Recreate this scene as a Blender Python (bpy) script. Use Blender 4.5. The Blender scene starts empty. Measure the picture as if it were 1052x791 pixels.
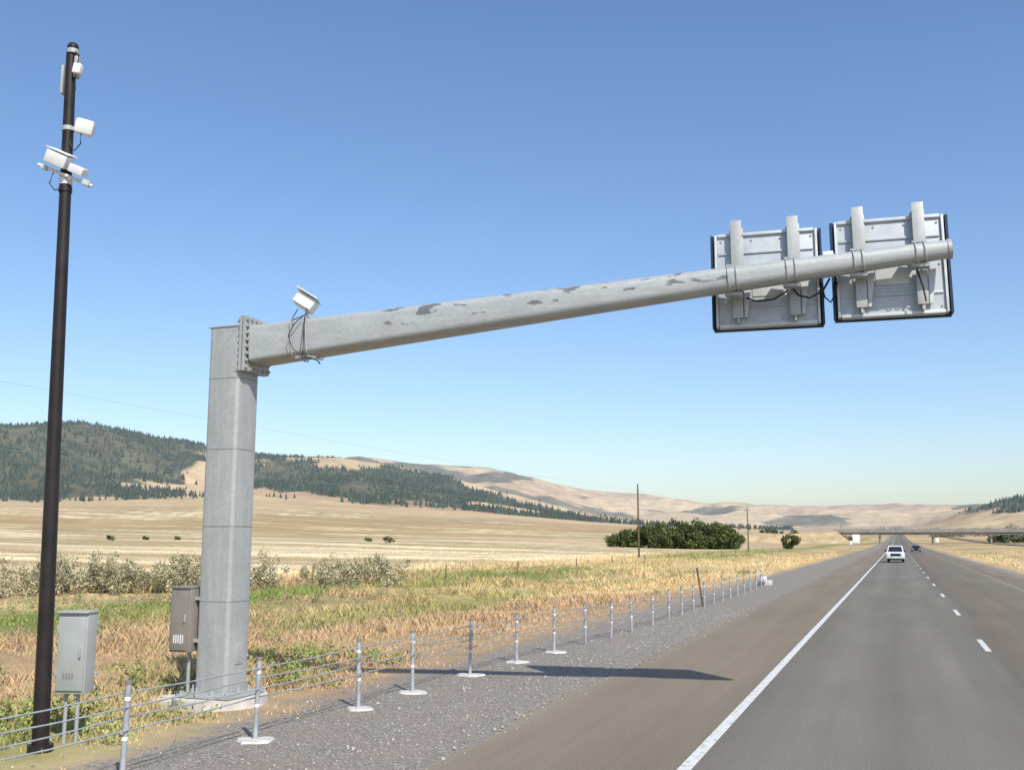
import bpy, bmesh, math, random
import numpy as np
from mathutils import Vector, Matrix, Euler
random.seed(7); rng=np.random.default_rng(11)
S=bpy.context.scene
C=bpy.context.collection
# ---------------------------------------------------------------- noise
def _h(ix,iy,seed):
    n=(ix.astype(np.int64)*374761393+iy.astype(np.int64)*668265263+seed*974711)&0xffffffff
    n=((n^(n>>13))*1274126177)&0xffffffff
    n=(n^(n>>16))&0xffffff
    return n/float(0xffffff)
def vn(x,y,seed=0):
    x=np.asarray(x,float);y=np.asarray(y,float)
    ix=np.floor(x);iy=np.floor(y);fx=x-ix;fy=y-iy
    fx=fx*fx*(3-2*fx);fy=fy*fy*(3-2*fy)
    a=_h(ix,iy,seed);b=_h(ix+1,iy,seed);c=_h(ix,iy+1,seed);d=_h(ix+1,iy+1,seed)
    return (a*(1-fx)+b*fx)*(1-fy)+(c*(1-fx)+d*fx)*fy
def fbm(x,y,seed=0,o=4):
    s=0;a=.5;t=0
    for i in range(o):
        s=s+a*vn(x*2**i+i*17.3,y*2**i+i*9.1,seed+i);t+=a;a*=.5
    return s/t
def ridged(x,y,seed=0,o=4):
    s=0;a=.5;t=0
    for i in range(o):
        s=s+a*(1-abs(2*vn(x*2**i+i*7.3,y*2**i+i*3.1,seed+i)-1));t+=a;a*=.5
    return s/t
def ss(a,b,x):
    t=np.clip((x-a)/(b-a),0,1);return t*t*(3-2*t)
# ---------------------------------------------------------------- terrain function (world space)
AZ=[-180,-90,-47,-42.5,-37.6,-35.1,-31,-27.2,-21.8,-16.4,-11,-5.8,-.8,2,6.2,14,60,180]
EP=[.0,.02,.031,.033,.035,.035,.033,.029,.025,.018,.013,.009,.006,.008,.012,.016,.01,.0]
AZA=[-180,-100,-60,-47,-44,-41,-37.6,-36,-33,-30,-27.2,-24.5,-21.8,-19,-16.4,-11,-5.8,-.8,1.5,3.2,4.6,6.2,9,20,60,180]
EA =[.02,.05,.082,.0955,.1005,.097,.090,.082,.078,.078,.072,.061,.049,.036,.025,.014,.010,.010,.018,.026,.032,.038,.042,.05,.03,.02]
AZB=[-180,-60,-40,-28.3,-25,-21.8,-19.2,-16.4,-13.7,-11,-8.8,-5.8,-.8,1.2,6,20,60,180]
EB =[.02,.06,.08,.0785,.072,.0676,.058,.049,.0445,.0375,.034,.032,.031,.032,.030,.03,.03,.02]
def height(X,Y,far_noise=True):
    X=np.asarray(X,float);Y=np.asarray(Y,float)
    aX=np.abs(X)
    Xe=X*ss(15,140,aX)
    r=np.hypot(Xe,Y)+1e-6; az=np.degrees(np.arctan2(Xe,Y))
    ep=np.interp(az,AZ,EP);ea=np.interp(az,AZA,EA);eb=np.interp(az,AZB,EB)
    n1=ridged(X/420,Y/420,3,5); n2=fbm(X/1100,Y/1100,9,4)
    E=ep*ss(60,1600,r)
    t=np.clip((r-1500)/1100,0,1); up=t*t*(3-2*t)
    up=up**1.25
    wig=4*t*(1-t)*.9+.10
    E=E+(ea-ep)*up*(1+(n1-.6)*wig*1.5)
    ev=np.minimum(ea,eb)*.72
    E=E+(ev-ea)*ss(2600,3300,r)
    t2=np.clip((r-3300)/1500,0,1)
    E=E+(eb-ev)*t2*t2*(3-2*t2)*(1+(n1-.6)*(4*t2*(1-t2)*.9+.08))
    E=E*(1-.35*ss(4800,9000,r))
    z=E*r
    cor=ss(25,160,aX)
    z=z+cor*ss(120,700,r)*(n2-.5)*r*.006
    z=z+cor*1.8*ss(-30,-75,X)*ss(110,260,Y)
    # roadside profile
    z=z-.5*np.exp(-((X+18)/4.5)**2)-.4*np.exp(-((X-17)/4.5)**2)
    z=z+cor*.0+ss(9.6,13,aX)*(fbm(X/3,Y/3,21,3)-.5)*.18*(1-ss(200,500,r))
    return z-.02
def hz(x,y): return float(height(np.array([x]),np.array([y]))[0])
# ---------------------------------------------------------------- mesh helpers
def mesh_np(name,verts,faces,mats=(),col=None,smooth=False,link=True):
    verts=np.asarray(verts,np.float32);faces=np.asarray(faces,np.int32)
    me=bpy.data.meshes.new(name);k=faces.shape[1];n=len(faces)
    me.vertices.add(len(verts));me.vertices.foreach_set('co',verts.ravel())
    me.loops.add(n*k);me.loops.foreach_set('vertex_index',faces.ravel())
    me.polygons.add(n);me.polygons.foreach_set('loop_start',np.arange(0,n*k,k,dtype=np.int32))
    if smooth: me.polygons.foreach_set('use_smooth',np.ones(n,bool))
    me.update(calc_edges=True)
    if col is not None:
        a=me.color_attributes.new('Col','FLOAT_COLOR','POINT')
        c=np.ones((len(verts),4),np.float32);c[:,:3]=col;a.data.foreach_set('color',c.ravel())
    for m in mats: me.materials.append(m)
    o=bpy.data.objects.new(name,me)
    if link:C.objects.link(o)
    return o
def empty(name,loc=(0,0,0)):
    e=bpy.data.objects.new(name,None);e.location=loc;e.empty_display_size=.3;C.objects.link(e);return e
def par(o,p):
    if p is not None:
        o.parent=p;o.matrix_parent_inverse=Matrix.Translation(-Vector(p.location))
    return o
def fin(bm,name,mat,parent,smooth=False):
    bmesh.ops.recalc_face_normals(bm,faces=bm.faces[:])
    me=bpy.data.meshes.new(name);bm.to_mesh(me);bm.free()
    if smooth:
        for p in me.polygons:p.use_smooth=True
        try: me.set_sharp_from_angle(angle=math.radians(35))
        except Exception: pass
    if mat: me.materials.append(mat)
    o=bpy.data.objects.new(name,me);C.objects.link(o);return par(o,parent)
def addbox(bm,size,loc,rot=(0,0,0),bev=0,taper=None):
    g=bmesh.ops.create_cube(bm,size=1.0);vs=g['verts']
    for v in vs:
        v.co=Vector((v.co.x*size[0],v.co.y*size[1],v.co.z*size[2]))
        if taper and v.co.z>0: v.co.x*=taper[0];v.co.y*=taper[1]
    if bev>0:
        es=list({e for v in vs for e in v.link_edges})
        r=bmesh.ops.bevel(bm,geom=es,offset=bev,segments=2,affect='EDGES',profile=.6)
        vs=list({v for f in r['faces'] for v in f.verts}|{v for v in vs if v.is_valid})
    M=Matrix.Translation(loc)@Euler(rot).to_matrix().to_4x4()
    for v in vs: v.co=M@v.co
def box(name,size,loc,mat,parent,rot=(0,0,0),bev=0,taper=None):
    bm=bmesh.new();addbox(bm,size,loc,rot,bev,taper);return fin(bm,name,mat,parent,bev>0)
def addcyl(bm,p0,p1,r0,r1=None,n=12,caps=True):
    r1=r0 if r1 is None else r1
    p0=Vector(p0);p1=Vector(p1);d=(p1-p0).normalized();q=d.to_track_quat('Z','Y')
    A=[];B=[]
    for i in range(n):
        a=2*math.pi*(i+.5)/n;u=q@Vector((math.cos(a),math.sin(a),0))
        A.append(bm.verts.new(p0+u*r0));B.append(bm.verts.new(p1+u*r1))
    for i in range(n):
        j=(i+1)%n;bm.faces.new((A[i],A[j],B[j],B[i]))
    if caps: bm.faces.new(A[::-1]);bm.faces.new(B)
def cyl(name,p0,p1,r0,mat,parent,r1=None,n=14):
    bm=bmesh.new();addcyl(bm,p0,p1,r0,r1,n);return fin(bm,name,mat,parent,True)
def addtube(bm,pts,r,n=6):
    pts=[Vector(p) for p in pts];rings=[]
    for i,p in enumerate(pts):
        d=(pts[min(i+1,len(pts)-1)]-pts[max(i-1,0)]).normalized();q=d.to_track_quat('Z','Y')
        rings.append([bm.verts.new(p+q@Vector((math.cos(2*math.pi*k/n)*r,math.sin(2*math.pi*k/n)*r,0))) for k in range(n)])
    for a,b in zip(rings,rings[1:]):
        for k in range(n):
            j=(k+1)%n;bm.faces.new((a[k],a[j],b[j],b[k]))
def tube(name,pts,r,mat,parent,n=6):
    bm=bmesh.new();addtube(bm,pts,r,n);return fin(bm,name,mat,parent,True)
def arc(p0,p1,sag,n=10):
    p0=Vector(p0);p1=Vector(p1)
    return [p0.lerp(p1,i/n)-Vector((0,0,sag*4*(i/n)*(1-i/n))) for i in range(n+1)]
# ---------------------------------------------------------------- materials
class NT:
    def __init__(s,name,rough=.8,metal=0,spec=.3):
        s.m=bpy.data.materials.new(name);s.m.use_nodes=True;s.t=s.m.node_tree;s.b=s.t.nodes['Principled BSDF']
        s.b.inputs['Roughness'].default_value=rough;s.b.inputs['Metallic'].default_value=metal
        s.b.inputs['Specular IOR Level'].default_value=spec
    def n(s,typ,**k):
        nd=s.t.nodes.new(typ)
        for a,v in k.items():
            if a=='ins':
                for kk,vv in v.items(): nd.inputs[kk].default_value=vv
            else:setattr(nd,a,v)
        return nd
    def l(s,a,b): s.t.links.new(a,b)
    def pos(s):
        return s.n('ShaderNodeNewGeometry').outputs['Position']
    def map(s,src,scale):
        m=s.n('ShaderNodeMapping');m.inputs['Scale'].default_value=scale;s.l(src,m.inputs['Vector']);return m.outputs[0]
    def noise(s,src,scale,detail=4,rough=.55,out='Fac'):
        nd=s.n('ShaderNodeTexNoise');nd.inputs['Scale'].default_value=scale;nd.inputs['Detail'].default_value=detail;nd.inputs['Roughness'].default_value=rough
        s.l(src,nd.inputs['Vector']);return nd.outputs[out]
    def ramp(s,src,stops):
        r=s.n('ShaderNodeValToRGB');e=r.color_ramp.elements
        while len(e)<len(stops): e.new(.5)
        for i,(p,c) in enumerate(stops):
            e[i].position=p;e[i].color=(c[0],c[1],c[2],1) if isinstance(c,(tuple,list)) else (c,c,c,1)
        s.l(src,r.inputs[0]);return r.outputs[0]
    def mix(s,f,a,b,mode='MIX'):
        m=s.n('ShaderNodeMix',data_type='RGBA',blend_type=mode)
        for i,v in ((0,f),(6,a),(7,b)):
            if isinstance(v,(int,float)): m.inputs[i].default_value=v
            elif isinstance(v,(tuple,list)): m.inputs[i].default_value=(v[0],v[1],v[2],1)
            else: s.l(v,m.inputs[i])
        return m.outputs[2]
    def math(s,op,a,b=0,c=0):
        m=s.n('ShaderNodeMath',operation=op)
        for i,v in enumerate((a,b,c)):
            if isinstance(v,(int,float)): m.inputs[i].default_value=v
            else:s.l(v,m.inputs[i])
        return m.outputs[0]
    def bump(s,h,strength=.3,dist=.02):
        b=s.n('ShaderNodeBump');b.inputs['Strength'].default_value=strength;b.inputs['Distance'].default_value=dist
        s.l(h,b.inputs['Height']);s.l(b.outputs[0],s.b.inputs['Normal'])
    def col(s,c):
        if isinstance(c,(tuple,list)): s.b.inputs['Base Color'].default_value=(c[0],c[1],c[2],1)
        else:s.l(c,s.b.inputs['Base Color'])
        return s
def simple(name,c,rough=.6,metal=0,var=.18,scale=6,spec=.3,bump=0):
    m=NT(name,rough,metal,spec);p=m.pos()
    f=m.noise(p,scale,5)
    lo=[x*(1-var) for x in c];hi=[min(1,x*(1+var)) for x in c]
    m.col(m.ramp(f,[(.3,lo),(.7,hi)]))
    if bump: m.bump(m.noise(p,scale*12,3),bump,.01)
    return m.m
def attrmat(name,rough=.9):
    m=NT(name,rough,0,.1);a=m.n('ShaderNodeAttribute',attribute_name='Col')
    m.col(a.outputs['Color']);return m.m
def galv(name,base=(.40,.415,.40),stain=False):
    m=NT(name,.5,.2,.4);p=m.pos()
    v=m.n('ShaderNodeTexVoronoi');v.inputs['Scale'].default_value=26;m.l(p,v.inputs['Vector'])
    vs=m.n('ShaderNodeSeparateColor');m.l(v.outputs['Color'],vs.inputs[0])
    c=m.ramp(vs.outputs[0],[(0,[x*.92 for x in base]),(1,[x*1.07 for x in base])])
    n=m.noise(p,2.2,6,.65);c=m.mix(m.ramp(n,[(.35,0.0),(.7,.5)]),c,[x*.74 for x in base])
    sp=m.map(p,(9,9,.7) if not stain else (.6,9,9));c=m.mix(m.ramp(m.noise(sp,1.2,4),[(.48,0.0),(.75,.45)]),c,[x*1.28 for x in base])
    if stain:
        sx=m.n('ShaderNodeSeparateXYZ');m.l(p,sx.inputs[0])
        f=m.ramp(m.noise(m.map(p,(2.6,1.5,7.5)),1.25,4,.5),[(.575,0.0),(.615,1.0)])
        rr=m.math('MULTIPLY',m.math('GREATER_THAN',sx.outputs[0],-7.4),m.math('LESS_THAN',sx.outputs[0],-2.0))
        # only above the arm's centre line
        cl=m.math('SUBTRACT',sx.outputs[2],m.math('MULTIPLY',m.math('ADD',sx.outputs[0],9.7),.080))
        rr=m.math('MULTIPLY',rr,m.ramp(m.math('SUBTRACT',cl,5.1),[(.47,0.0),(.56,1.0)]))
        f=m.math('MULTIPLY',f,rr);f=m.math('MULTIPLY',f,.8)
        c=m.mix(f,c,(.10,.108,.12))
    m.col(c);m.bump(n,.12,.01);return m.m
M_galv=galv('galvanised_steel');M_arm=galv('galvanised_steel_stained',(.41,.43,.42),True)
M_alum=simple('aluminium_sheet',(.44,.475,.50),.5,.1,.14,3)
M_alumL=simple('aluminium_light',(.52,.55,.55),.45,.1,.14,4)
M_blk=simple('black_paint',(.018,.017,.018),.5,0,.3,5)
M_navy=simple('dark_blue_frame',(.018,.032,.065),.45,0,.2,5)
M_polem=simple('dark_bronze_paint',(.022,.017,.016),.45,0,.35,3)
M_white=simple('white_enclosure',(.70,.71,.70),.4,0,.06,5)
M_cabL=simple('cabinet_grey',(.38,.40,.385),.45,.1,.08,4)
M_cabB=simple('cabinet_taupe',(.25,.225,.195),.5,.1,.12,4)
M_label=simple('label_white',(.7,.7,.68),.6,0,.05,9)
M_conc=simple('concrete',(.55,.52,.47),.9,0,.2,5,.2,.3)
M_concD=simple('bridge_concrete',(.27,.255,.225),.9,0,.15,.3,.2)
M_wood=simple('weathered_wood',(.12,.085,.06),.9,0,.3,4)
M_wire=simple('wire',(.30,.34,.40),.6,0,.1,1)
M_glass=simple('dark_glass',(.02,.025,.03),.08,0,.1,1,.6)
M_rub=simple('rubber',(.02,.02,.02),.8,0,.2,5)
M_carW=simple('white_car_paint',(.75,.76,.77),.25,0,.04,1,.5)
M_carD=simple('dark_car_paint',(.03,.035,.045),.25,0,.04,1,.5)
M_lamp=simple('headlamp_lens',(.8,.8,.78),.15,.1,.05,2,.6)
M_cable=simple('steel_cable',(.40,.42,.42),.45,.3,.2,8)
M_postW=simple('barrier_post_steel',(.38,.40,.41),.5,.2,.25,7)
M_refl=simple('reflective_band',(.75,.76,.73),.4,0,.1,9)
M_grass=attrmat('dry_grass',.9)
M_leaf=attrmat('foliage',.8)
# ground material
def ground_mat():
    m=NT('ground_dry_grassland',.95,0,.08);p=m.pos()
    s=m.n('ShaderNodeSeparateXYZ');m.l(p,s.inputs[0]);X=s.outputs[0]
    at=m.n('ShaderNodeAttribute',attribute_name='Col').outputs['Color']
    f1=m.noise(p,1.3,8,.7);f2=m.noise(m.map(p,(.09,.03,.09)),1,6,.65)
    dirt=m.mix(.85,at,m.ramp(f1,[(.25,(.68,.64,.6)),(.5,(1,1,1)),(.75,(1.25,1.22,1.15))]),'MULTIPLY')
    dirt=m.mix(.6,dirt,m.ramp(f2,[(.3,(.75,.72,.68)),(.7,(1.25,1.25,1.25))]),'MULTIPLY')
    # gravel
    v=m.n('ShaderNodeTexVoronoi');v.inputs['Scale'].default_value=38;m.l(p,v.inputs['Vector'])
    vs=m.n('ShaderNodeSeparateColor');m.l(v.outputs['Color'],vs.inputs[0])
    g=m.ramp(vs.outputs[0],[(0,(.19,.165,.138)),(.35,(.27,.24,.205)),(.8,(.36,.325,.28)),(1,(.54,.50,.44))])
    g=m.mix(m.ramp(m.noise(p,.9,5),[(.4,0.0),(.7,.5)]),g,(.34,.29,.23))
    g=m.mix(m.ramp(v.outputs['Distance'],[(.0,0.0),(.9,.5)]),g,(.10,.088,.075))
    e=m.math('ADD',m.math('ABSOLUTE',X),m.math('MULTIPLY',m.math('SUBTRACT',m.noise(p,.7,6,.7),.5),3.0))
    mk=m.ramp(m.math('MULTIPLY',e,.05),[(.425,0.0),(.475,1.0)])
    m.col(m.mix(mk,g,dirt))
    h=m.math('ADD',m.math('MULTIPLY',v.outputs['Distance'],-.6),f1);m.bump(h,.5,.03)
    return m.m
M_ground=ground_mat()
def hill_mat():
    m=NT('hill_slopes',1,0,.02);p=m.pos()
    at=m.n('ShaderNodeAttribute',attribute_name='Col').outputs['Color']
    f=m.noise(m.map(p,(.02,.02,.02)),1,8,.7);f2=m.noise(m.map(p,(.004,.004,.01)),1,6,.6)
    c=m.mix(1.0,at,m.ramp(f,[(.3,(.78,.78,.80)),(.7,(1.2,1.17,1.12))]),'MULTIPLY')
    c=m.mix(1.0,c,m.ramp(f2,[(.35,(.86,.88,.90)),(.65,(1.1,1.08,1.04))]),'MULTIPLY')
    m.col(c);return m.m
M_hill=hill_mat()
def road_mat():
    m=NT('asphalt_worn',.92,0,.12);p=m.pos()
    s=m.n('ShaderNodeSeparateXYZ');m.l(p,s.inputs[0]);X=s.outputs[0]
    # lane tint by position across the carriageway
    wob=m.math('MULTIPLY',m.math('SUBTRACT',m.noise(m.map(p,(.4,.05,1)),1,4),.5),.012)
    xn=m.math('ADD',m.math('ADD',m.math('MULTIPLY',X,.05),.5),wob)
    def st(x,c): return (x*.05+.5,(c[0]*1.20,c[1]*1.19,c[2]*1.08))
    sh=(.172,.145,.120);ln=(.138,.130,.120);wt=(.158,.149,.138);rl=(.133,.115,.099)
    base=m.ramp(xn,[st(-5.2,(.205,.175,.145)),st(-4.6,(.182,.154,.127)),st(-2.5,sh),st(-2.2,ln),st(-1.2,wt),st(-.2,ln),st(.75,wt),st(1.75,ln),st(1.95,rl),st(4.4,(.150,.131,.113)),st(7.4,sh)])
    v=m.noise(p,38,3,.8);c=m.mix(.75,base,m.ramp(v,[(.3,(.6,.6,.61)),(.5,(1,1,1)),(.72,(1.5,1.48,1.44))]),'MULTIPLY')
    st2=m.noise(m.map(p,(1.2,.035,1)),1.0,6,.65);c=m.mix(.6,c,m.ramp(st2,[(.3,(.82,.81,.80)),(.7,(1.18,1.18,1.18))]),'MULTIPLY')
    pt=m.noise(m.map(p,(.35,.12,1)),1,5,.6);c=m.mix(.6,c,m.ramp(pt,[(.35,(.88,.87,.86)),(.68,(1.12,1.12,1.11))]),'MULTIPLY')
    m.col(c);m.bump(v,.35,.006);return m.m
M_road=road_mat()
def paint(name,c,lo=.50,hi=.66):
    m=NT(name,.7,0,.2);p=m.pos();f=m.noise(p,9,6,.75)
    m.col(m.mix(m.ramp(f,[(lo,0.0),(hi,.75)]),c,(.2,.19,.17)));return m.m
M_pw=paint('white_road_paint',(.64,.63,.59));M_py=paint('faded_edge_paint',(.40,.36,.27),.36,.56)
# ---------------------------------------------------------------- ground colours
GOLD=np.array([.60,.43,.205]);STRAW=np.array([.68,.54,.31]);RED=np.array([.50,.35,.205]);GREEN=np.array([.24,.285,.085]);PALE=np.array([.70,.575,.365])
def greenmask(X,Y):
    g=np.exp(-((X+27)/4.5)**2)*(.35+.65*ss(.34,.50,fbm(X/4,Y/9,41,3)))*ss(17,24,Y)*(1-.75*ss(70,110,Y)*(1-ss(130,160,Y)))
    g=np.maximum(g,np.exp(-((X+11.0)/1.7)**2-((Y-8.5)/4.2)**2)*.95)
    g=np.maximum(g,.8*np.exp(-((X+14.5)/3)**2-((Y-14)/10.0)**2)*ss(.44,.56,fbm(X/1.5,Y/1.5,43,3)))
    g=np.maximum(g,.85*np.exp(-((X+34)/6)**2)*ss(130,170,Y)*(1-ss(250,330,Y)))
    g=np.maximum(g,.6*np.exp(-((X+19)/3)**2)*ss(.5,.62,fbm(X/5,Y/12,47,3))*(1-ss(90,130,Y)))
    return g*(X<0)
def fieldcol(X,Y):
    r=np.hypot(X,Y)
    n=fbm(X/9,Y/16,31,4)[:,None];n2=fbm(X/22,Y/30,37,4)[:,None]
    c=GOLD*(1-n)+STRAW*n
    k=ss(.44,.56,n2)*ss(-50,-30,X)[:,None];k=k*(1-ss(40,90,Y))[:,None]
    c=c*(1-k)+RED*k
    dk=(ss(.55,.66,fbm(X/5,Y/11,33,4))*(1-ss(80,160,r))*.45)[:,None];c=c*(1-dk)+np.array([.36,.27,.15])*dk
    # pale cut field further out
    f=ss(-33,-46,X)*ss(.25,.45,fbm(X/60,Y/40,51,3)+ss(-40,-90,X)*.3)
    f=f[:,None]
    st=fbm((X*.35+Y*.94)/9,(X*.94-Y*.35)/120,57,5)[:,None]
    pale=PALE*(.76+.55*ss(.4,.62,st))+np.array([-.02,-.03,-.05])*ss(.55,.4,st)
    c=c*(1-f)+pale*f
    g=greenmask(X,Y)[:,None];c=c*(1-g)+GREEN*g
    b=(ss(.45,.56,fbm(X/230,Y/110,61,4))*ss(150,450,r)*.85)[:,None]
    c=c*(1-b)+np.array([.50,.355,.185])*b
    ol=(ss(.50,.58,fbm(X/90,Y/50,67,4))*ss(120,280,r)*.6)[:,None]
    c=c*(1-ol)+np.array([.40,.33,.18])*ol
    return c
HAZE_TINT=np.array([.38,.44,.52])
def haze_tint(c,r,k=11500.):  # aerial haze painted into the base colour, bluer with distance
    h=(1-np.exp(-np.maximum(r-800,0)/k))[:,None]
    return c*(1-h)+HAZE_TINT*h
def forest(X,Y):
    r=np.hypot(X,Y);az=np.degrees(np.arctan2(X,Y))
    n=fbm(X/260,Y/260,71,5)
    bias=np.interp(az,[-120,-50,-39,-37.4,-36.2,-34.8,-33,-30,-25,-20,-17,-13,-5,3,7],[.2,.24,.20,.02,-.05,.12,.14,.13,.09,.05,-.03,-.12,-.2,-.14,-.10])
    top=ss(2250,2560,r)*np.interp(az,[-60,-38,-35,-20],[-.05,.0,.15,.20])
    m=ss(.44,.50,n+bias-top)*ss(1690,1900,r+220*(fbm(X/120,Y/120,75,3)-.5)*2)*(1-ss(2750,3000,r))
    b2=ss(.51,.56,fbm(X/330,Y/330,81,5)+np.interp(az,[-40,-22,-14,-8],[.03,.05,.03,-.03]))*ss(3700,3900,r)
    return np.maximum(m,b2*.9)
def hillcol(X,Y):
    r=np.hypot(X,Y)
    n=fbm(X/200,Y/200,91,5)[:,None]
    c=np.array([.43,.315,.18])*(1-n)+np.array([.54,.42,.25])*n
    rd=ss(.5,.62,fbm(X/400,Y/400,95,4))[:,None]*.6;c=c*(1-rd)+np.array([.40,.265,.17])*rd
    f=(forest(X,Y)*.9)[:,None]
    c=c*(1-f)+np.array([.055,.070,.042])*f
    return haze_tint(c,r)
# ---------------------------------------------------------------- ground + hills sheets
az=np.concatenate([np.linspace(-72,30,760,endpoint=False),np.linspace(30,288,170,endpoint=False)])
az=np.radians(az);na=len(az)
def polar(name,radii,colf,mat,center=False):
    nr=len(radii);R,A=np.meshgrid(radii,az,indexing='ij')
    X=(R*np.sin(A)).ravel();Y=(R*np.cos(A)).ravel();Z=height(X,Y)
    V=np.stack([X,Y,Z],1)
    i=np.arange(nr-1)[:,None]*na;j=np.arange(na)[None,:];j2=(j+1)%na
    F=np.stack([(i+j),(i+j2),(i+na+j2),(i+na+j)],-1).reshape(-1,4)[:,::-1]
    return mesh_np(name,V,F,[mat],colf(X,Y),True)
r1=np.concatenate([[.02],np.geomspace(1.5,1500,300)])
def gcol(X,Y):
    r=np.hypot(X,Y);t=ss(1000,1500,r)[:,None]
    c=fieldcol(X,Y)*(.78-.05*(1-ss(30,140,r)))[:,None];c=haze_tint(c,r)
    return c*(1-t)+hillcol(X,Y)*t
polar('ground',r1,gcol,M_ground)
r2=np.concatenate([np.linspace(1500,2700,120),np.linspace(2720,5000,110),np.linspace(5200,14000,20)])
polar('hills',r2,hillcol,M_hill)
# distant conifers on the slopes (one mass)
def conifers():
    N=80000
    a=np.radians(rng.uniform(-52,8,N));r=rng.uniform(1650,2850,N)
    X=r*np.sin(a);Y=r*np.cos(a)
    f=forest(X,Y);keep=rng.random(N)<np.where(f>.4,.5,.008*(r>1750)*(a<-.1)+f*.4)
    keep&=(fbm(X/40,Y/40,99,2)>.36)
    X=X[keep];Y=Y[keep];Z=height(X,Y);n=len(X)
    h=rng.uniform(5,12,n);w=h*rng.uniform(.22,.36,n)
    k=5;ang=np.arange(k)*2*math.pi/k
    V=np.zeros((n,k+1,3));rot=rng.random(n)*6
    V[:,:k,0]=X[:,None]+np.cos(ang+rot[:,None])*w[:,None];V[:,:k,1]=Y[:,None]+np.sin(ang+rot[:,None])*w[:,None];V[:,:k,2]=(Z-1)[:,None]
    V[:,k]=np.stack([X,Y,Z+h],1)
    F=np.array([[i,(i+1)%k,k] for i in range(k)]);F=(np.arange(n)[:,None,None]*(k+1)+F).reshape(-1,3)
    c=np.array([.036,.052,.034])*rng.uniform(.6,1.5,(n,1));c=haze_tint(c,np.hypot(X,Y));c=np.repeat(c,k+1,0)
    mesh_np('distant_pine_forest',V.reshape(-1,3),F,[M_leaf],c)
conifers()
# ---------------------------------------------------------------- road
def strip(name,x0,x1,y0,y1,dz,mat,step=4,jit=0):
    ys=np.arange(y0,y1+.01,step) if y1-y0>step else np.array([y0,y1])
    base=height(np.full(len(ys),0.),ys)+.02
    base=base+np.maximum(ys-60,0)*.0005
    j0=(fbm(ys/1.6,ys*0,5,3)-.5)*jit;j1=(fbm(ys/2.,ys*0+9,5,3)-.5)*jit
    nx=6;V=[];
    for i in range(nx+1):
        t=i/nx;V.append(np.stack([x0+(x1-x0)*t+j0*(1-t)+j1*t,ys,base+dz],1))
    V=np.stack(V,1);n=len(ys);i=np.arange(n-1)[:,None]*(nx+1);j=np.arange(nx)[None,:]
    F=np.stack([i+j,i+j+1,i+nx+1+j+1,i+nx+1+j],-1).reshape(-1,4)
    return mesh_np(name,V.reshape(-1,3),F,[mat])
strip('road',-5.15,7.7,-60,3200,0,M_road,.5,.4)
strip('road.001',44,54,-60,3200,.02,M_road,4,.2)
mk=empty('road_markings')
par(strip('edge_line_white',-2.42,-2.27,-60,1400,.004,M_pw),mk)
par(strip('edge_line',5.77,5.87,-60,1400,.004,M_py),mk)
allv=[];allf=[]
for k in range(-5,60):
    y0=26.3+12.2*k;zz=float(height(np.array([0.]),np.array([y0]))[0])+.02+max(y0-60,0)*.0005+.004
    b=len(allv);allv+=[(1.76,y0,zz),(1.89,y0,zz),(1.89,y0+3.05,zz+.0015),(1.76,y0+3.05,zz+.0015)];allf.append((b,b+1,b+2,b+3))
par(mesh_np('lane_dashes',allv,allf,[M_pw]),mk)
# ---------------------------------------------------------------- grass (one mass)
def grass(name,N,dmin,dmax,a0,a1,hmul=1,cond=None):
    d=np.exp(rng.uniform(math.log(dmin),math.log(dmax),N));a=np.radians(rng.uniform(a0,a1,N))
    X=d*np.sin(a);Y=d*np.cos(a)
    cl=fbm(X/.9,Y/.9,111,3);ed=(fbm(X/1.4,Y/1.4,115,4)-.5)*3.2
    aX=np.abs(X)+ed
    k=(aX>8.9)&(rng.random(N)<ss(8.6,10.8,aX)*(.25+.95*ss(.35,.6,cl)))
    k&=~((X>43)&(X<55))
    k&=(np.hypot(X+10.1,Y-14)>1.0)&(np.hypot(X+9.9,Y-10.5)>.3)
    k&=(X>-48)|(rng.random(N)<.35)
    X=X[k];Y=Y[k];d=d[k];n=len(X);Z=height(X,Y)-.03
    big=fbm(X/4,Y/4,121,4)
    h=(.07+.32*ss(.35,.75,big)*ss(8.8,13,np.abs(X)))*rng.uniform(.5,1.3,n)*hmul
    h=h*np.where(X<-48,.45,1)*np.where(Y>60,1.15,1)
    w=.0024+d*.00027
    th=rng.uniform(0,2*math.pi,n);ln=h*rng.uniform(.05,.7,n);la=rng.uniform(0,2*math.pi,n)
    V=np.zeros((n,4,3));cx=np.cos(th)*w;cy=np.sin(th)*w
    V[:,0]=np.stack([X-cx,Y-cy,Z],1);V[:,1]=np.stack([X+cx,Y+cy,Z],1)
    mx=X+np.cos(la)*ln*.35;my=Y+np.sin(la)*ln*.35
    V[:,2]=np.stack([mx+cx*.8,my+cy*.8,Z+h*.6],1)
    V[:,3]=np.stack([X+np.cos(la)*ln,Y+np.sin(la)*ln,Z+h],1)
    F=np.arange(n*4).reshape(n,4)
    g=greenmask(X,Y)[:,None]
    c=fieldcol(X,Y)*rng.uniform(.85,1.35,(n,1))*(1.06-.06*g)
    c=c*(1+.07*rng.standard_normal((n,1))*np.array([1,.2,-.4]))
    c=np.clip(c,.02,.92);c=np.repeat(c,4,0)
    mesh_np(name,V.reshape(-1,3),F,[M_grass],c)
grass('grass',800000,8,240,-72,-3)
grass('grass.001',90000,25,260,1.5,22)
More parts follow.
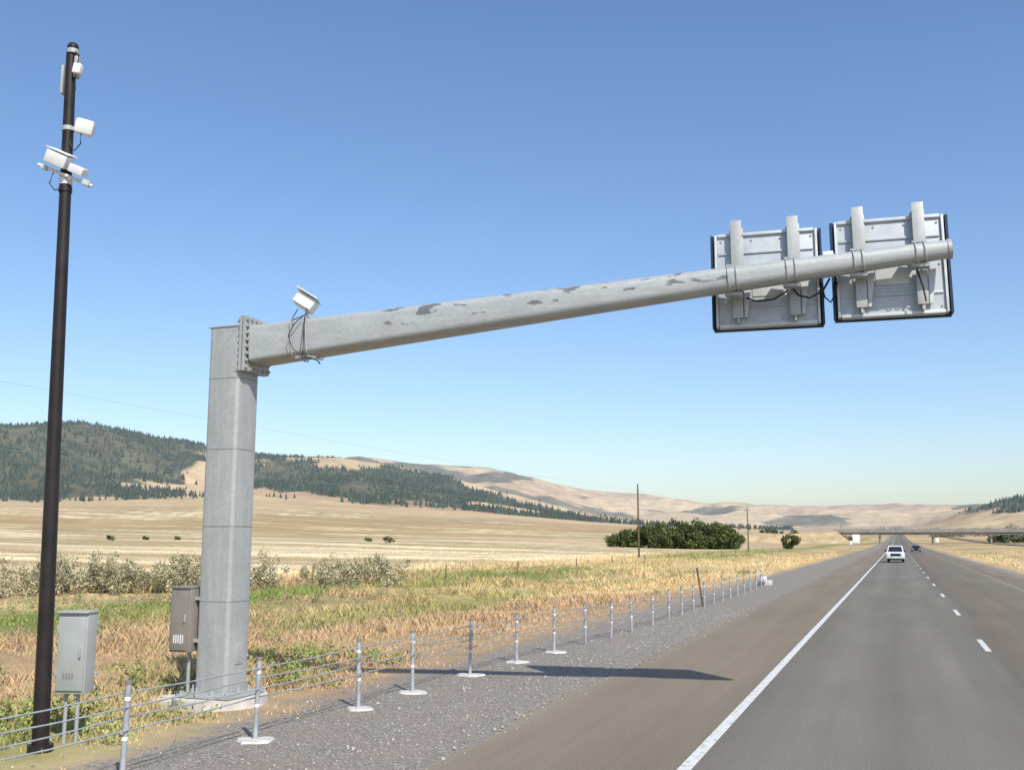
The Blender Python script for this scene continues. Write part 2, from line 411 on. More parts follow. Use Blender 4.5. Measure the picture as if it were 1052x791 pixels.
# loose stones on the verge (one mass)
def stones():
    N=11000
    X=np.where(rng.random(N)<.9,-4.9-rng.gamma(1.6,1.4,N),rng.uniform(7.8,10,N));X=np.maximum(X,-10.5);Y=rng.uniform(6,40,N)
    Z=np.where(X>-5.3,0.0,height(X,Y));s=rng.gamma(2.2,.0045,N)+.004
    base=np.array([[1,0,0],[-1,0,0],[0,1,0],[0,-1,0],[0,0,1],[0,0,-1]],float)
    Fb=np.array([[0,2,4],[2,1,4],[1,3,4],[3,0,4],[2,0,5],[1,2,5],[3,1,5],[0,3,5]])
    P=base[None]*s[:,None,None]*rng.uniform(.6,1.3,(N,6,1))
    t=rng.random(N)*6;c,sn=np.cos(t),np.sin(t)
    x=P[:,:,0]*c[:,None]-P[:,:,1]*sn[:,None];y=P[:,:,0]*sn[:,None]+P[:,:,1]*c[:,None]
    P=np.stack([x+X[:,None],y+Y[:,None],P[:,:,2]*.7+Z[:,None]+.003],-1)
    F=(np.arange(N)[:,None,None]*6+Fb).reshape(-1,3)
    col=np.repeat(np.array([.34,.31,.27])*rng.uniform(.5,1.5,(N,1)),6,0)
    mesh_np('gravel',P.reshape(-1,3),F,[M_grass],col)
stones()
# ---------------------------------------------------------------- leaf clumps, trees, shrubs
def leaves(cs,rs,n,size,cols,flat=.8):
    cs=np.asarray(cs,float);rs=np.asarray(rs,float)
    w=rs**2/np.sum(rs**2);idx=rng.choice(len(cs),n,p=w)
    u=rng.standard_normal((n,3));u/=np.linalg.norm(u,axis=1)[:,None]
    rad=rs[idx]*rng.uniform(.45,1.08,n)
    P=cs[idx]+u*rad[:,None]*np.array([1,1,flat])
    s=size*rng.uniform(.5,1.4,n)
    a=rng.standard_normal((n,3));a/=np.linalg.norm(a,axis=1)[:,None];b=np.cross(a,u+.3*rng.standard_normal((n,3)));b/=np.linalg.norm(b,axis=1)[:,None]+1e-9
    V=np.stack([P-a*s[:,None],P+b*s[:,None]*.6,P+a*s[:,None],P-b*s[:,None]*.6],1)
    tt=rng.random((n,1));cc=np.asarray(cols[0])*(1-tt)+np.asarray(cols[1])*tt
    cl=rng.uniform(.65,1.3,len(cs))[idx][:,None];cc=np.clip(cc*cl,.01,.9)
    return V.reshape(-1,3),np.arange(n*4).reshape(n,4),np.repeat(cc,4,0)
def tree(loc,H,W,cols,nleaf=2600,seed=0,leaf=.32,name='tree'):
    rd=random.Random(seed);x,y,z=loc;e=empty(name,loc)
    bm=bmesh.new();addcyl(bm,(x,y,z-.3),(x+.1,y,z+H*.35),H*.035,H*.022,8)
    cs=[];rs=[]
    for i in range(16):
        a=rd.random()*6.28;rr=W*.5*math.sqrt(rd.random())*.85;hh=z+H*rd.uniform(.10,.84)*(1-.22*(rr/(W*.5)))
        p=(x+math.cos(a)*rr,y+math.sin(a)*rr,hh);cs.append(p);rs.append(W*rd.uniform(.14,.25))
        addcyl(bm,(x+.05,y,z+H*rd.uniform(.1,.34)),p,H*.014,H*.004,5)
    cs.append((x,y,z+H*.84));rs.append(W*.17)
    fin(bm,'trunk_and_limbs',M_wood,e,True)
    V,F,c=leaves(cs,rs,nleaf,leaf,cols)
    par(mesh_np('foliage',V,F,[M_leaf],c),e)
TG=((.045,.065,.025),(.12,.15,.05))
k=0
for (x,y,H,W) in [(-76,290,3.6,7),(-73,294,5.0,8.5),(-70,292,5.0,8.5),(-68,297,7.2,8.5),(-64,289,7.2,9),(-61,299,8.8,9.5),(-57.5,292,8.2,9.5),(-55,301,9.2,9.5),(-52,294,8.0,9),(-49.5,303,8.2,9),(-47,297,7.2,8.5),(-45,305,5.6,7),(-66,304,7.4,9),(-59,306,8,9),(-54,288,6,8),(-61.5,286,5.5,8),(-48,291,5.0,7)]:
    tree((x,y,hz(x,y)),H,W,TG,2600,k+3);k+=1
tree((-29.5,310,hz(-29.5,310)),4.6,5.5,TG,1300,50)
# tiny junipers on the plain + distant hedgerows
def bushes():
    Vs=[];Fs=[];Cs=[];off=0
    def put(cs,rs,n,s,cols):
        nonlocal off
        V,F,c=leaves(cs,rs,n,s,cols);Vs.append(V);Fs.append(F+off);Cs.append(c);off+=len(V)
    for (a,r,s) in [(-41.7,330,2.0),(-40.0,345,1.6),(-38.4,350,1.5),(-28.4,300,1.7),(-27.3,280,2.3)]:
        x=r*math.sin(math.radians(a));y=r*math.cos(math.radians(a));z=hz(x,y)
        put([(x,y,z+s*.4),(x+s*.5,y,z+s*.3),(x-s*.4,y+.2,z+s*.55)],[s*.5,s*.4,s*.35],260,.22,TG)
    for (x0,y0,x1,y1,m,s) in [(-60,760,-20,700,10,5),(62,560,120,600,18,6),(52,640,80,650,8,5),(70,900,200,950,24,8),(30,1150,160,1200,24,9),(-160,1300,-60,1250,12,6)]:
        cs=[];rs=[]
        for i in range(m):
            t=random.random();x=x0+(x1-x0)*t+random.uniform(-6,6);y=y0+(y1-y0)*t+random.uniform(-10,10)
            q=s*random.uniform(.35,.8);cs.append((x,y,hz(x,y)+q*.6));rs.append(q)
        put(cs,rs,m*90,.9,((.07,.09,.055),(.13,.15,.085)))
    mesh_np('distant_trees',np.concatenate(Vs),np.concatenate(Fs),[M_leaf],np.concatenate(Cs))
bushes()
def weeds():
    Vs=[];Fs=[];Cs=[];off=0
    for i in range(170):
        t=i/169.;x=-45+18*t+random.gauss(0,1.3);y=27+28*t+random.gauss(0,1.6)
        if random.random()<.08+.35*(t>.7): continue
        z=hz(x,y);H=random.uniform(.9,2.25)*(1-.15*t)
        cs=[];rs=[]
        for q in range(9):
            cs.append((x+random.uniform(-.75,.75),y+random.uniform(-.6,.6),z+H*random.uniform(.1,.9)));rs.append(random.uniform(.14,.36))
        V,F,c=leaves(cs,rs,520,.06,((.20,.20,.09),(.56,.49,.33)),1.3)
        Vs.append(V);Fs.append(F+off);Cs.append(c);off+=len(V)
    mesh_np('shrubs',np.concatenate(Vs),np.concatenate(Fs),[M_leaf],np.concatenate(Cs))
    Vs=[];Fs=[];Cs=[];off=0
    for i in range(520):   # low weeds scattered through the verge
        x=random.uniform(-46,-10.5);y=random.uniform(9,90);gr=False
        if random.random()<.5: x=random.gauss(-26,4)
        if random.random()<.18: x=random.gauss(-11.3,1.2);y=random.uniform(5,20);gr=True
        if x>-9.3 or (abs(x+10.1)<1.3 and abs(y-14)<1.3) or (abs(x+9.9)<.5 and abs(y-10.5)<.8): continue
        z=hz(x,y);H=random.uniform(.15,.45)
        cs=[(x+random.uniform(-.45,.45),y+random.uniform(-.45,.45),z+H*random.uniform(.2,.9)) for q in range(5)];rs=[random.uniform(.08,.22) for q in range(5)]
        cl=random.choice([((.16,.19,.06),(.32,.36,.12)),((.34,.22,.14),(.52,.37,.22)),((.18,.19,.08),(.42,.38,.19))]) if not gr else ((.16,.20,.06),(.33,.38,.12))
        V,F,c=leaves(cs,rs,150,.032,cl,1.1);Vs.append(V);Fs.append(F+off);Cs.append(c);off+=len(V)
    mesh_np('weeds',np.concatenate(Vs),np.concatenate(Fs),[M_leaf],np.concatenate(Cs))
weeds()
# ---------------------------------------------------------------- cantilever sign gantry
G=empty('cantilever_sign_gantry',(-10.1,14,0))
def rrect(hx,hy,rad,n=4):
    P=[]
    for (sx,sy,a0) in ((1,1,0),(-1,1,90),(-1,-1,180),(1,-1,270)):
        for i in range(n+1):
            a=math.radians(a0+90*i/n);P.append((sx*(hx-rad)+math.cos(a)*rad,sy*(hy-rad)+math.sin(a)*rad))
    return P
bm=bmesh.new();P=rrect(.30,.29,.07);zs=[.16,1.72,1.722,2.72,2.722,3.95,3.952,5.25,5.252,5.95]
prev=None
for i,z in enumerate(zs):
    ring=[bm.verts.new((-10.12+px,14+py,z)) for px,py in P]
    if prev:
        for a in range(len(P)):
            b=(a+1)%len(P);bm.faces.new((prev[a],prev[b],ring[b],ring[a]))
    else: bm.faces.new(ring[::-1])
    prev=ring
bm.faces.new(prev);fin(bm,'post',M_galv,G,True)
M_seam=simple('weld_grey',(.22,.23,.23),.6,.1,.2,8)
for zz in (1.55,2.72,3.95,5.1):   # weld seams
    bm=bmesh.new();Q=rrect(.303,.293,.072);r=[[bm.verts.new((-10.12+x,14+y,zz+d)) for x,y in Q] for d in (0,.012)]
    for a in range(len(Q)):
        b=(a+1)%len(Q);bm.faces.new((r[0][a],r[0][b],r[1][b],r[1][a]))
    fin(bm,'weld_seam',M_seam,G)
bm=bmesh.new();addbox(bm,(.63,.61,.02),(-10.12,14,5.962),bev=.004);fin(bm,'post_cap',M_galv,G)
box('hand_hole_cover',(.012,.20,.32),(-9.812,14,.75),M_galv,G,bev=.004)
bm=bmesh.new();addbox(bm,(.98,.98,.05),(-10.12,14,.135),bev=.01)
for i in range(12):
    q=[(-.42,-.42),(-.14,-.42),(.14,-.42),(.42,-.42),(.42,-.14),(.42,.14),(.42,.42),(.14,.42),(-.14,.42),(-.42,.42),(-.42,.14),(-.42,-.14)][i]
    addcyl(bm,(-10.12+q[0],14+q[1],.16),(-10.12+q[0],14+q[1],.26),.022,n=6);addcyl(bm,(-10.12+q[0],14+q[1],.16),(-10.12+q[0],14+q[1],.20),.042,n=6)
fin(bm,'base_plate_with_anchor_bolts',M_galv,G)
bm=bmesh.new();addcyl(bm,(-10.12,14,-.3),(-10.12,14,.10),.74,.73,28);addbox(bm,(1.5,1.1,.1),(-11.2,14.1,.0),(0,0,.1),.02);fin(bm,'concrete_footing',M_conc,G,True)
# flange
bm=bmesh.new()
for x,zc in ((-9.785,5.66),(-9.72,5.66)):
    addbox(bm,(.045,.72,.90),(x,14.02,zc),(0,0,0),.006)
for s in (-1,1):
    for i in range(8):
        addcyl(bm,(-9.84,14.02+s*.315,5.27+i*.112),(-9.65,14.02+s*.315,5.27+i*.112),.017,n=6)
        addcyl(bm,(-9.695,14.02+s*.315,5.27+i*.112),(-9.665,14.02+s*.315,5.27+i*.112),.03,n=6)
        addcyl(bm,(-9.835,14.02+s*.315,5.27+i*.112),(-9.81,14.02+s*.315,5.27+i*.112),.03,n=6)
for i in range(1,5):
    for zz in (5.25,6.07):
        addcyl(bm,(-9.84,13.71+i*.125,zz),(-9.67,13.71+i*.125,zz),.026,n=6)
addbox(bm,(.10,.60,.02),(-9.84,14.0,5.22));addbox(bm,(.10,.60,.02),(-9.84,14.0,6.03))
fin(bm,'bolted_flange',M_galv,G)
# arm: rounded-square tapered tube
A0=Vector((-9.70,14.02,5.655));A1=Vector((.86,15.0,6.50))
def armp(t): return A0.lerp(A1,t)
def armr(t): return .315*(1-t)+.135*t
ad=(A1-A0).normalized();aside=Vector((0,0,1)).cross(ad).normalized();aup=ad.cross(aside)
bm=bmesh.new();prev=None
for i in range(25):
    t=i/24;p=armp(t);r=armr(t)*.97;cr=r*(.22+.68*t)
    ring=[bm.verts.new(p+aside*a+aup*b) for a,b in rrect(r*.96,r,cr,5)]
    if prev:
        n=len(ring)
        for a in range(n):
            b=(a+1)%n;bm.faces.new((prev[a],prev[b],ring[b],ring[a]))
    prev=ring
bm.faces.new(prev);o=fin(bm,'mast_arm',M_arm,G,True)
cyl('arm_end_cap',A1,A1+ad*.05,.142,M_galv,G,n=20)
# arm camera unit with bracket
def rbox(name,size,loc,mat,parent,rot,bev=.02): return box(name,size,loc,mat,parent,rot,bev)
tc=.083;pc=armp(tc)
bm=bmesh.new()
for dx in (-.12,.14):
    c=armp(tc+dx/10.6);rr=armr(tc)+.012;pts=[c+aside*x+aup*y for x,y in rrect(rr,rr,.08,4)];addtube(bm,pts+[pts[0]],.010,6)
addbox(bm,(.40,.06,.05),tuple(pc+Vector((0.02,-.02,armr(tc)+.03))))
addcyl(bm,tuple(pc+Vector((0,0,armr(tc)))),tuple(pc+Vector((0,0,armr(tc)+.22))),.025,n=10)
addbox(bm,(.36,.07,.05),tuple(pc+Vector((.12,-.2,-armr(tc)-.03))),(0,0.1,0))
fin(bm,'camera_bracket',M_galv,G)
cu=pc+Vector((-.02,-.02,armr(tc)+.31))
cr=(math.radians(-12),math.radians(32),math.radians(12))
rbox('camera_housing',(.36,.24,.20),cu,M_white,G,cr,.03)
rbox('camera_sunshield',(.42,.28,.015),cu+Vector((.062,-.01,.112)),M_white,G,cr,.004)
tube('camera_cable',[cu+Vector((.1,-.12,-.12)),cu+Vector((.16,-.26,-.26)),cu+Vector((.04,-.38,-.42)),cu+Vector((-.05,-.40,-.62)),cu+Vector((.02,-.38,-.82)),cu+Vector((.2,-.33,-.98))],.008,M_blk,G)
tube('camera_cable',[cu+Vector((-.08,-.1,-.12)),cu+Vector((-.12,-.2,-.3)),cu+Vector((.0,-.34,-.35)),cu+Vector((.12,-.2,-.25))],.008,M_blk,G)
tube('camera_cable',[cu+Vector((.18,-.3,-.3)),cu+Vector((.24,-.41,-.6)),cu+Vector((.2,-.36,-.95))],.010,M_blk,G)
tube('camera_cable',[cu+Vector((.14,-.3,-.96)),cu+Vector((.30,-.3,-.98)),cu+Vector((.42,-.28,-1.02)),cu+Vector((.46,-.26,-1.08))],.014,M_blk,G)
# two sign cabinets seen from behind
def signcab(xc,yc,zc,k):
    W,H=1.50,1.46;tilt=math.radians(-3)
    E=empty('variable_message_sign',(xc,yc,zc));M=Matrix.Translation((xc,yc,zc))@Euler((tilt,0,math.radians(5))).to_matrix().to_4x4()
    def B(name,size,loc,mat,bev=.0,rot=(0,0,0)):
        bm=bmesh.new();addbox(bm,size,loc,rot,bev)
        bmesh.ops.transform(bm,matrix=M,verts=bm.verts[:]);return fin(bm,name,mat,E,bev>0)
    B('cabinet_back',(W-.08,.10,H-.06),(0,0,0),M_alum,.006)
    B('front_frame',(W+.08,.06,H+.05),(0,.085,0),M_navy,.004)
    B('display_face',(W-.04,.02,H-.06),(0,.127,0),M_glass)
    for s in (-1,1):
        B('side_rail',(.035,.16,H-.02),(s*(W/2-.02),-.01,0),M_alumL,.003)
        B('side_fin',(.035,.16,H*.99),(s*(W/2+.04),.015,0),M_navy)
    B('top_rail',(W-.1,.15,.045),(0,-.01,H/2-.02),M_alumL,.003);B('bottom_rail',(W-.1,.15,.045),(0,-.01,-H/2+.02),M_alumL,.003)
    for zz in (.42,-.42): B('stiffener',(W-.13,.02,.035),(0,-.061,zz),M_alum,.004)
    B('access_panel',(.46,.012,.5),(0.02,-.058,-.02),M_alumL,.004)
    for sx in (-.42,.40):
        B('mount_channel_web',(.03,.11,H*.56),(sx,-.115,.49),M_galv)
        B('mount_channel_flange',(.16,.014,H*.56),(sx,-.178,.49),M_galv,.002)
        B('mount_channel_base',(.20,.014,H*.50),(sx,-.066,.45),M_galv,.002)
        B('mount_channel_web_lower',(.03,.11,H*.40),(sx,-.115,-.40),M_galv)
        B('mount_channel_flange_lower',(.15,.014,H*.34),(sx,-.178,-.37),M_galv,.002)
        B('mount_channel_base_lower',(.20,.014,H*.42),(sx,-.066,-.44),M_galv,.002)
        bm=bmesh.new()   # gusset
        g=[(sx+.09,-.09,-.1),(sx+.20,-.09,-.1),(sx+.13,-.09,-.60),(sx+.09,-.09,-.60)]
        f=bm.faces.new([bm.verts.new(v) for v in g]);r=bmesh.ops.extrude_face_region(bm,geom=[f]);bmesh.ops.translate(bm,verts=[v for v in r['geom'] if isinstance(v,bmesh.types.BMVert)],vec=(0,-.05,0))
        bmesh.ops.transform(bm,matrix=M,verts=bm.verts[:]);fin(bm,'gusset',M_alumL,E)
        # clamp saddle round arm
        wx=xc+sx;t=(wx-A0.x)/(A1.x-A0.x);c=armp(t);rr=armr(t)+.01
        bm=bmesh.new()
        for dx in (-.06,.06):
            pts=[c+ad*dx+aside*x+aup*y for x,y in rrect(rr,rr,rr*.8,5)];addtube(bm,pts+[pts[0]],.008,6)
        addbox(bm,(.24,.18,.05),tuple(c+Vector((0,.06,-rr-.02))),(0,.06,0),.004)
        addbox(bm,(.20,.14,.03),tuple(c+Vector((0,.08,rr+.02))),(0,.06,0),.004)
        fin(bm,'arm_clamp',M_galv,E)
    for bx in (-.65,-.2,.22,.66):
        for bz in (-.62,0.0,.62):
            B('rivet',(.022,.012,.022),(bx,-.062 if abs(bx)<.5 else -.06,bz),M_galv)
signcab(-1.63,15.27,6.36,0);signcab(.105,15.36,6.40,1)
bm=bmesh.new()
addtube(bm,[(-1.25,15.05,6.15),(-1.15,14.95,6.0),(-1.0,14.93,5.95),(-.82,15.0,6.05),(-.72,15.1,6.25)],.016)
addtube(bm,[(-1.9,15.05,6.05),(-1.75,14.98,5.97),(-1.5,14.97,5.98),(-1.3,15.05,6.12)],.014)
addtube(bm,[(-.84,15.1,6.2),(-.80,15.1,5.98),(-.72,15.1,5.90),(-.66,15.1,6.0),(-.62,15.12,6.2)],.014)
addtube(bm,[(.45,15.1,6.3),(.52,15.0,6.0),(.55,15.05,5.8)],.012)
fin(bm,'conduit_loops',M_blk,G,True)
box('junction_box',(.14,.12,.12),(-.72,15.0,6.56),M_white,G,bev=.01)
# taupe cabinet on the post
K=empty('control_cabinet',(-10.63,13.78,1.27))
box('body',(.36,.44,.98),(-10.64,13.80,1.27),M_cabB,K,bev=.012);box('door',(.31,.02,.92),(-10.64,13.568,1.27),M_cabB,K,bev=.005)
box('rain_lip',(.38,.47,.03),(-10.64,13.79,1.775),M_cabB,K,bev=.005);box('door_handle',(.02,.03,.12),(-10.52,13.545,1.3),M_galv,K,bev=.004)
for i in range(5): box('label',(.022,.004,.12+.02*(i%2)),(-10.72+i*.042,13.556,.98),M_label,K)
box('mount_strut',(.16,.3,.05),(-10.46,13.85,1.6),M_galv,K);box('mount_strut',(.16,.3,.05),(-10.46,13.85,.95),M_galv,K)
tube('conduit',[(-10.6,13.8,.78),(-10.6,13.8,.3),(-10.6,13.82,-.1)],.03,M_galv,K,10)
# ---------------------------------------------------------------- dark equipment pole
PB=Vector((-9.93,10.16,-.05));PT=Vector((-10.11,10.08,9.02))
E=empty('equipment_pole',tuple(PB))
def pp(z): return PB.lerp(PT,(z-PB.z)/(PT.z-PB.z))
cyl('pole_shaft',PB,PT,.10,M_polem,E,r1=.066,n=24)
cyl('base_flange',PB+Vector((0,0,.02)),PB+Vector((0,0,.10)),.15,M_polem,E,n=20)
cyl('pole_joint',pp(7.05),pp(7.12),.085,M_polem,E,n=20)
bm=bmesh.new();bmesh.ops.create_uvsphere(bm,u_segments=16,v_segments=10,radius=.075)
for v in bm.verts: v.co+=PT+Vector((.02,0,.06))
fin(bm,'dome_camera',M_blk,E,True)
cyl('dome_collar',PT+Vector((.02,0,-.03)),PT+Vector((.02,0,.03)),.078,M_cabL,E)
Rv=Vector((.937,.349,0))
def at(z,off,f=-.06): return pp(z)+Rv*off+Vector((.349,-.937,0))*(-f)
def pbox(nm,sz,z,off,rot,mat=M_white,f=-.08,bev=.02): return box(nm,sz,at(z,off,f),mat,E,rot,bev)
yw=math.radians(20)
pbox('panel_antenna',(.035,.10,.40),8.62,-.095,(0,0,yw),M_cabL,-.0,.01)
pbox('panel_antenna',(.05,.10,.30),8.80,.085,(0,0,yw),M_cabL,.0,.01)
pbox('small_radio',(.11,.1,.14),8.74,.13,(0,.15,yw),M_white)
tube('loop_cable',[at(9.0,.08),at(8.95,.13),at(8.8,.10),at(8.6,.09),at(8.45,.1)],.008,M_blk,E)
pbox('camera_box',(.24,.22,.20),7.95,.225,(.2,.18,yw+.3),M_white,.0,.045);cyl('camera_arm',at(7.93,.0,0),at(7.93,.2,0),.022,M_white,E)
cyl('pole_band',pp(7.90),pp(7.96),.079,M_cabL,E)
tube('loop_cable',[at(7.85,.2),at(7.7,.2),at(7.6,.12),at(7.68,.07),at(7.75,.05)],.008,M_blk,E)
# crossbar and lower units
cyl('crossbar',at(7.40,-.33,-.10),at(7.10,.40,-.10),.022,M_white,E);cyl('pole_band',pp(7.15),pp(7.25),.084,M_white,E)
pbox('radar_unit',(.30,.20,.17),7.45,-.04,(.25,.42,yw),M_white,-.14,.02);pbox('radar_shield',(.34,.24,.012),7.55,.005,(.25,.42,yw),M_white,-.15,.003)
pbox('radar_unit',(.21,.16,.11),7.30,.22,(.2,.42,yw),M_white,-.14,.015);pbox('bracket_plate',(.1,.08,.07),7.14,.32,(0,.4,yw),M_alumL,-.1,.006)
pbox('bracket_plate',(.08,.08,.06),7.36,-.24,(0,.4,yw),M_alumL,-.1,.006)
tube('loop_cable',[at(7.3,-.12,-.1),at(7.14,-.17,-.1),at(7.05,-.1,-.1),at(7.06,.0,-.1)],.008,M_blk,E)
# grey cabinet beside it
K=empty('electrical_cabinet',(-9.95,10.75,0))
yw2=math.radians(14)
def cb(nm,s,l,mt,bev=.006):
    v=Matrix.Rotation(yw2,4,'Z')@Vector(l);return box(nm,s,(-9.985+v.x,10.72+v.y,v.z),mt,K,(0,0,yw2),bev)
cb('body',(.40,.24,1.00),(0,0,1.08),M_cabL,.012);cb('door',(.36,.02,.92),(0.0,-.132,1.08),M_cabL);cb('rain_hood',(.43,.30,.025),(0,-.01,1.595),M_cabL)
cb('door_latch',(.025,.03,.14),(.13,-.155,1.1),M_galv);cb('hinge',(.02,.02,.1),(-.185,-.15,1.38),M_galv);cb('hinge',(.02,.02,.1),(-.185,-.15,.83),M_galv)
for i in range(4): cb('label',(.018,.003,.08),(-.08+i*.04,-.1435,.80),M_cabB,0)
cb('mounting_rail',(.44,.04,.05),(0,.14,1.45),M_galv);cb('mounting_rail',(.44,.04,.05),(0,.14,.8),M_galv)
for x in (-.10,.06):
    v=Matrix.Rotation(yw2,4,'Z')@Vector((x,0,0));cyl('conduit_leg',(-9.985+v.x,10.72+v.y,-.1),(-9.985+v.x,10.72+v.y,.62),.025,M_galv,K)
# ---------------------------------------------------------------- cable barrier
CB=empty('cable_barrier',(-7.8,11.6,0))
py=[2.6,4.9,7.1,9.2,11.6,14.27,16.1,18.5,20.8,22.9,24.8,26.7,28.7,31.0,33.2,35.4,37.6,39.9,42.1,44.4,46.6,48.9,51.2,53.4,55.7,58]
px=[float(np.interp(y,[0,9,18,22,26,32,60],[-7.88,-7.86,-7.78,-7.6,-7.2,-7.0,-7.1])) for y in py]
bmP=bmesh.new();bmR=bmesh.new();bmC=bmesh.new();bmK=bmesh.new();hs=(.50,.62,.74,.88)
for i,(x,y) in enumerate(zip(px,py)):
    lx=random.uniform(-.025,.025);ly=random.uniform(-.025,.025);H=random.uniform(.96,1.0)*(1 if y<26 else .93)
    addcyl(bmP,(x,y,-.1),(x+lx,y+ly,H),.032,n=12)
    addcyl(bmK,(x+lx,y+ly,H-.005),(x+lx,y+ly,H+.03),.040,n=12)
    for f in (.40,.82): addcyl(bmR,(x+lx*f,y+ly*f,H*f),(x+lx*f,y+ly*f,H*f+.04),.035,n=12,caps=False)
    if y<23:
        s=random.uniform(.20,.28)
        pts=[bmC.verts.new((x+.03+math.cos(a)*s*random.uniform(.75,1.15),y-.03+math.sin(a)*s*random.uniform(.6,1.0),.0)) for a in [q*6.283/14 for q in range(14)]]
        lo=[bmC.verts.new((v.co.x*1.0+(v.co.x-x)*.15,v.co.y+(v.co.y-y)*.15,-.04)) for v in pts];bmC.faces.new(pts)
        for q in range(14): bmC.faces.new((lo[q],lo[(q+1)%14],pts[(q+1)%14],pts[q]))
fin(bmP,'posts',M_postW,CB,True);fin(bmK,'post_caps',M_cabB,CB,True);fin(bmR,'reflective_bands',M_refl,CB,True);o=fin(bmC,'post_footings',M_conc,CB)
o.location.z+=.002
bm=bmesh.new()
for j,h in enumerate(hs):
    pts=[]
    for i,(x,y) in enumerate(zip(px,py)):
        sx=(.045 if (i+j)%2 else -.045);pts.append(Vector((x+sx,y,h*(1 if y<26 else .93))))
        if i<len(py)-1: pts.append(Vector(((x+px[i+1])/2,(y+py[i+1])/2,h*(1 if y<26 else .93)-.012)))
    pts.append(Vector((-7.3,61.5,.08)))
    addtube(bm,pts,.0095,6)
fin(bm,'cables',M_cable,CB,True)
cyl('end_anchor_strut',(-7.2,40.5,0),(-7.45,40.8,1.45),.04,M_wood,CB,n=10)
box('end_anchor_block',(.7,.9,.3),(-7.3,61.8,.08),M_conc,CB,bev=.03)
box('end_anchor_terminal',(.3,.6,.18),(-7.3,60.9,.33),M_refl,CB,(.25,0,0),.02)
# ---------------------------------------------------------------- utility poles and wires
poles=[(-37,-12),(-36.1,150.8),(-32.6,245),(-29,600)]
for i,(x,y) in enumerate(poles):
    z=hz(x,y);U=empty('utility_pole',(x,y,z));H=10.9 if i==1 else 10.2;cyl('shaft',(x,y,z-.5),(x,y,z+H),.16,M_wood,U,r1=.10,n=12)
    if i!=1: box('crossarm',(1.5,.1,.1),(x,y,z+9.6),M_wood,U)
    for s in (-.6,.6): cyl('insulator',(x+(s if i!=1 else s*.2),y,z+9.65),(x+(s if i!=1 else s*.2),y,z+9.85),.05,M_cabL,U,n=8)
bm=bmesh.new()
for hh,dx in ((9.9,0),(6.9,.1)):
    for a,b in zip(poles[:3],poles[1:3]):
        addtube(bm,arc((a[0]+dx,a[1],hz(*a)+hh),(b[0]+dx,b[1],hz(*b)+hh),.5 if b[1]-a[1]>120 else .4,16),.006,4)
fin(bm,'overhead_wires',M_wire,None)
# fence stakes in the verge
bm=bmesh.new()
for i in range(16):
    y=60+i*14;x=-27+random.uniform(-.3,.3);z=hz(x,y);addcyl(bm,(x,y,z-.2),(x+random.uniform(-.05,.05),y,z+1.0),.04,.035,7)
for hh in (.5,.8,.95):
    addtube(bm,[(-27,60+i*14,hz(-27,60+i*14)+hh) for i in range(16)],.004,4)
fin(bm,'wire_fence',M_wood,None)
# ---------------------------------------------------------------- overpass
Y0=600;g=hz(0,Y0);O=empty('overpass_bridge',(10,Y0,g))
box('deck',(110,12,.9),(22,Y0,g+6.3),M_concD,O);box('girders',(108,10.5,1.3),(22,Y0,g+5.2),M_concD,O)
for s in (-1,1):
    box('parapet',(110,.35,1.0),(22,Y0+s*5.8,g+7.25),M_concD,O)
    for i in range(24): box('rail_post',(.2,.2,.5),(-31+i*4.6,Y0+s*5.8,g+7.95),M_galv,O)
    box('handrail',(110,.12,.12),(22,Y0+s*5.8,g+8.25),M_galv,O)
for x in (-9,18,46):
    for yy in (-3.5,0,3.5): cyl('pier_column',(x,Y0+yy,g-.5),(x,Y0+yy,g+4.6),.55,M_concD,O,n=14)
    box('pier_cap',(1.5,10,1.0),(x,Y0,g+4.2),M_concD,O)
M_emb=simple('embankment_grass',(.42,.32,.18),.95,0,.3,.2)
def embank(x0,x1,y,name):
    bm=bmesh.new();zt=g+6.6;zb=g-1;s=1 if x1>x0 else -1
    T=[(x0,y-6,zt),(x0,y+6,zt),(x1,y+6,zb+1.2),(x1,y-6,zb+1.2)];Bq=[(x0-s*9,y-18,zb),(x0-s*9,y+18,zb),(x1,y+14,zb),(x1,y-14,zb)]
    t=[bm.verts.new(v) for v in T];b=[bm.verts.new(v) for v in Bq];bm.faces.new(t)
    for i in range(4): bm.faces.new((t[i],t[(i+1)%4],b[(i+1)%4],b[i]))
    fin(bm,name,M_emb,None)
embank(-31,-150,Y0,'embankment');embank(75,230,Y0,'embankment')
# distant roadside signs
def roadsign(x,y,w,h,zb):
    z=hz(x,y);U=empty('road_sign',(x,y,z))
    for s in (-.3,.3): cyl('sign_post',(x+s*w,y,z-.3),(x+s*w,y,z+zb+h*.9),.06,M_galv,U,n=8)
    box('sign_panel',(w,.05,h),(x,y-.09,z+zb+h/2),M_refl,U,bev=.02)
roadsign(-13.5,380,2.4,3.0,1.6);roadsign(-12,300,.7,1.0,1.5);roadsign(14,420,1.2,1.6,1.8);roadsign(47,350,1.8,1.2,2.0)
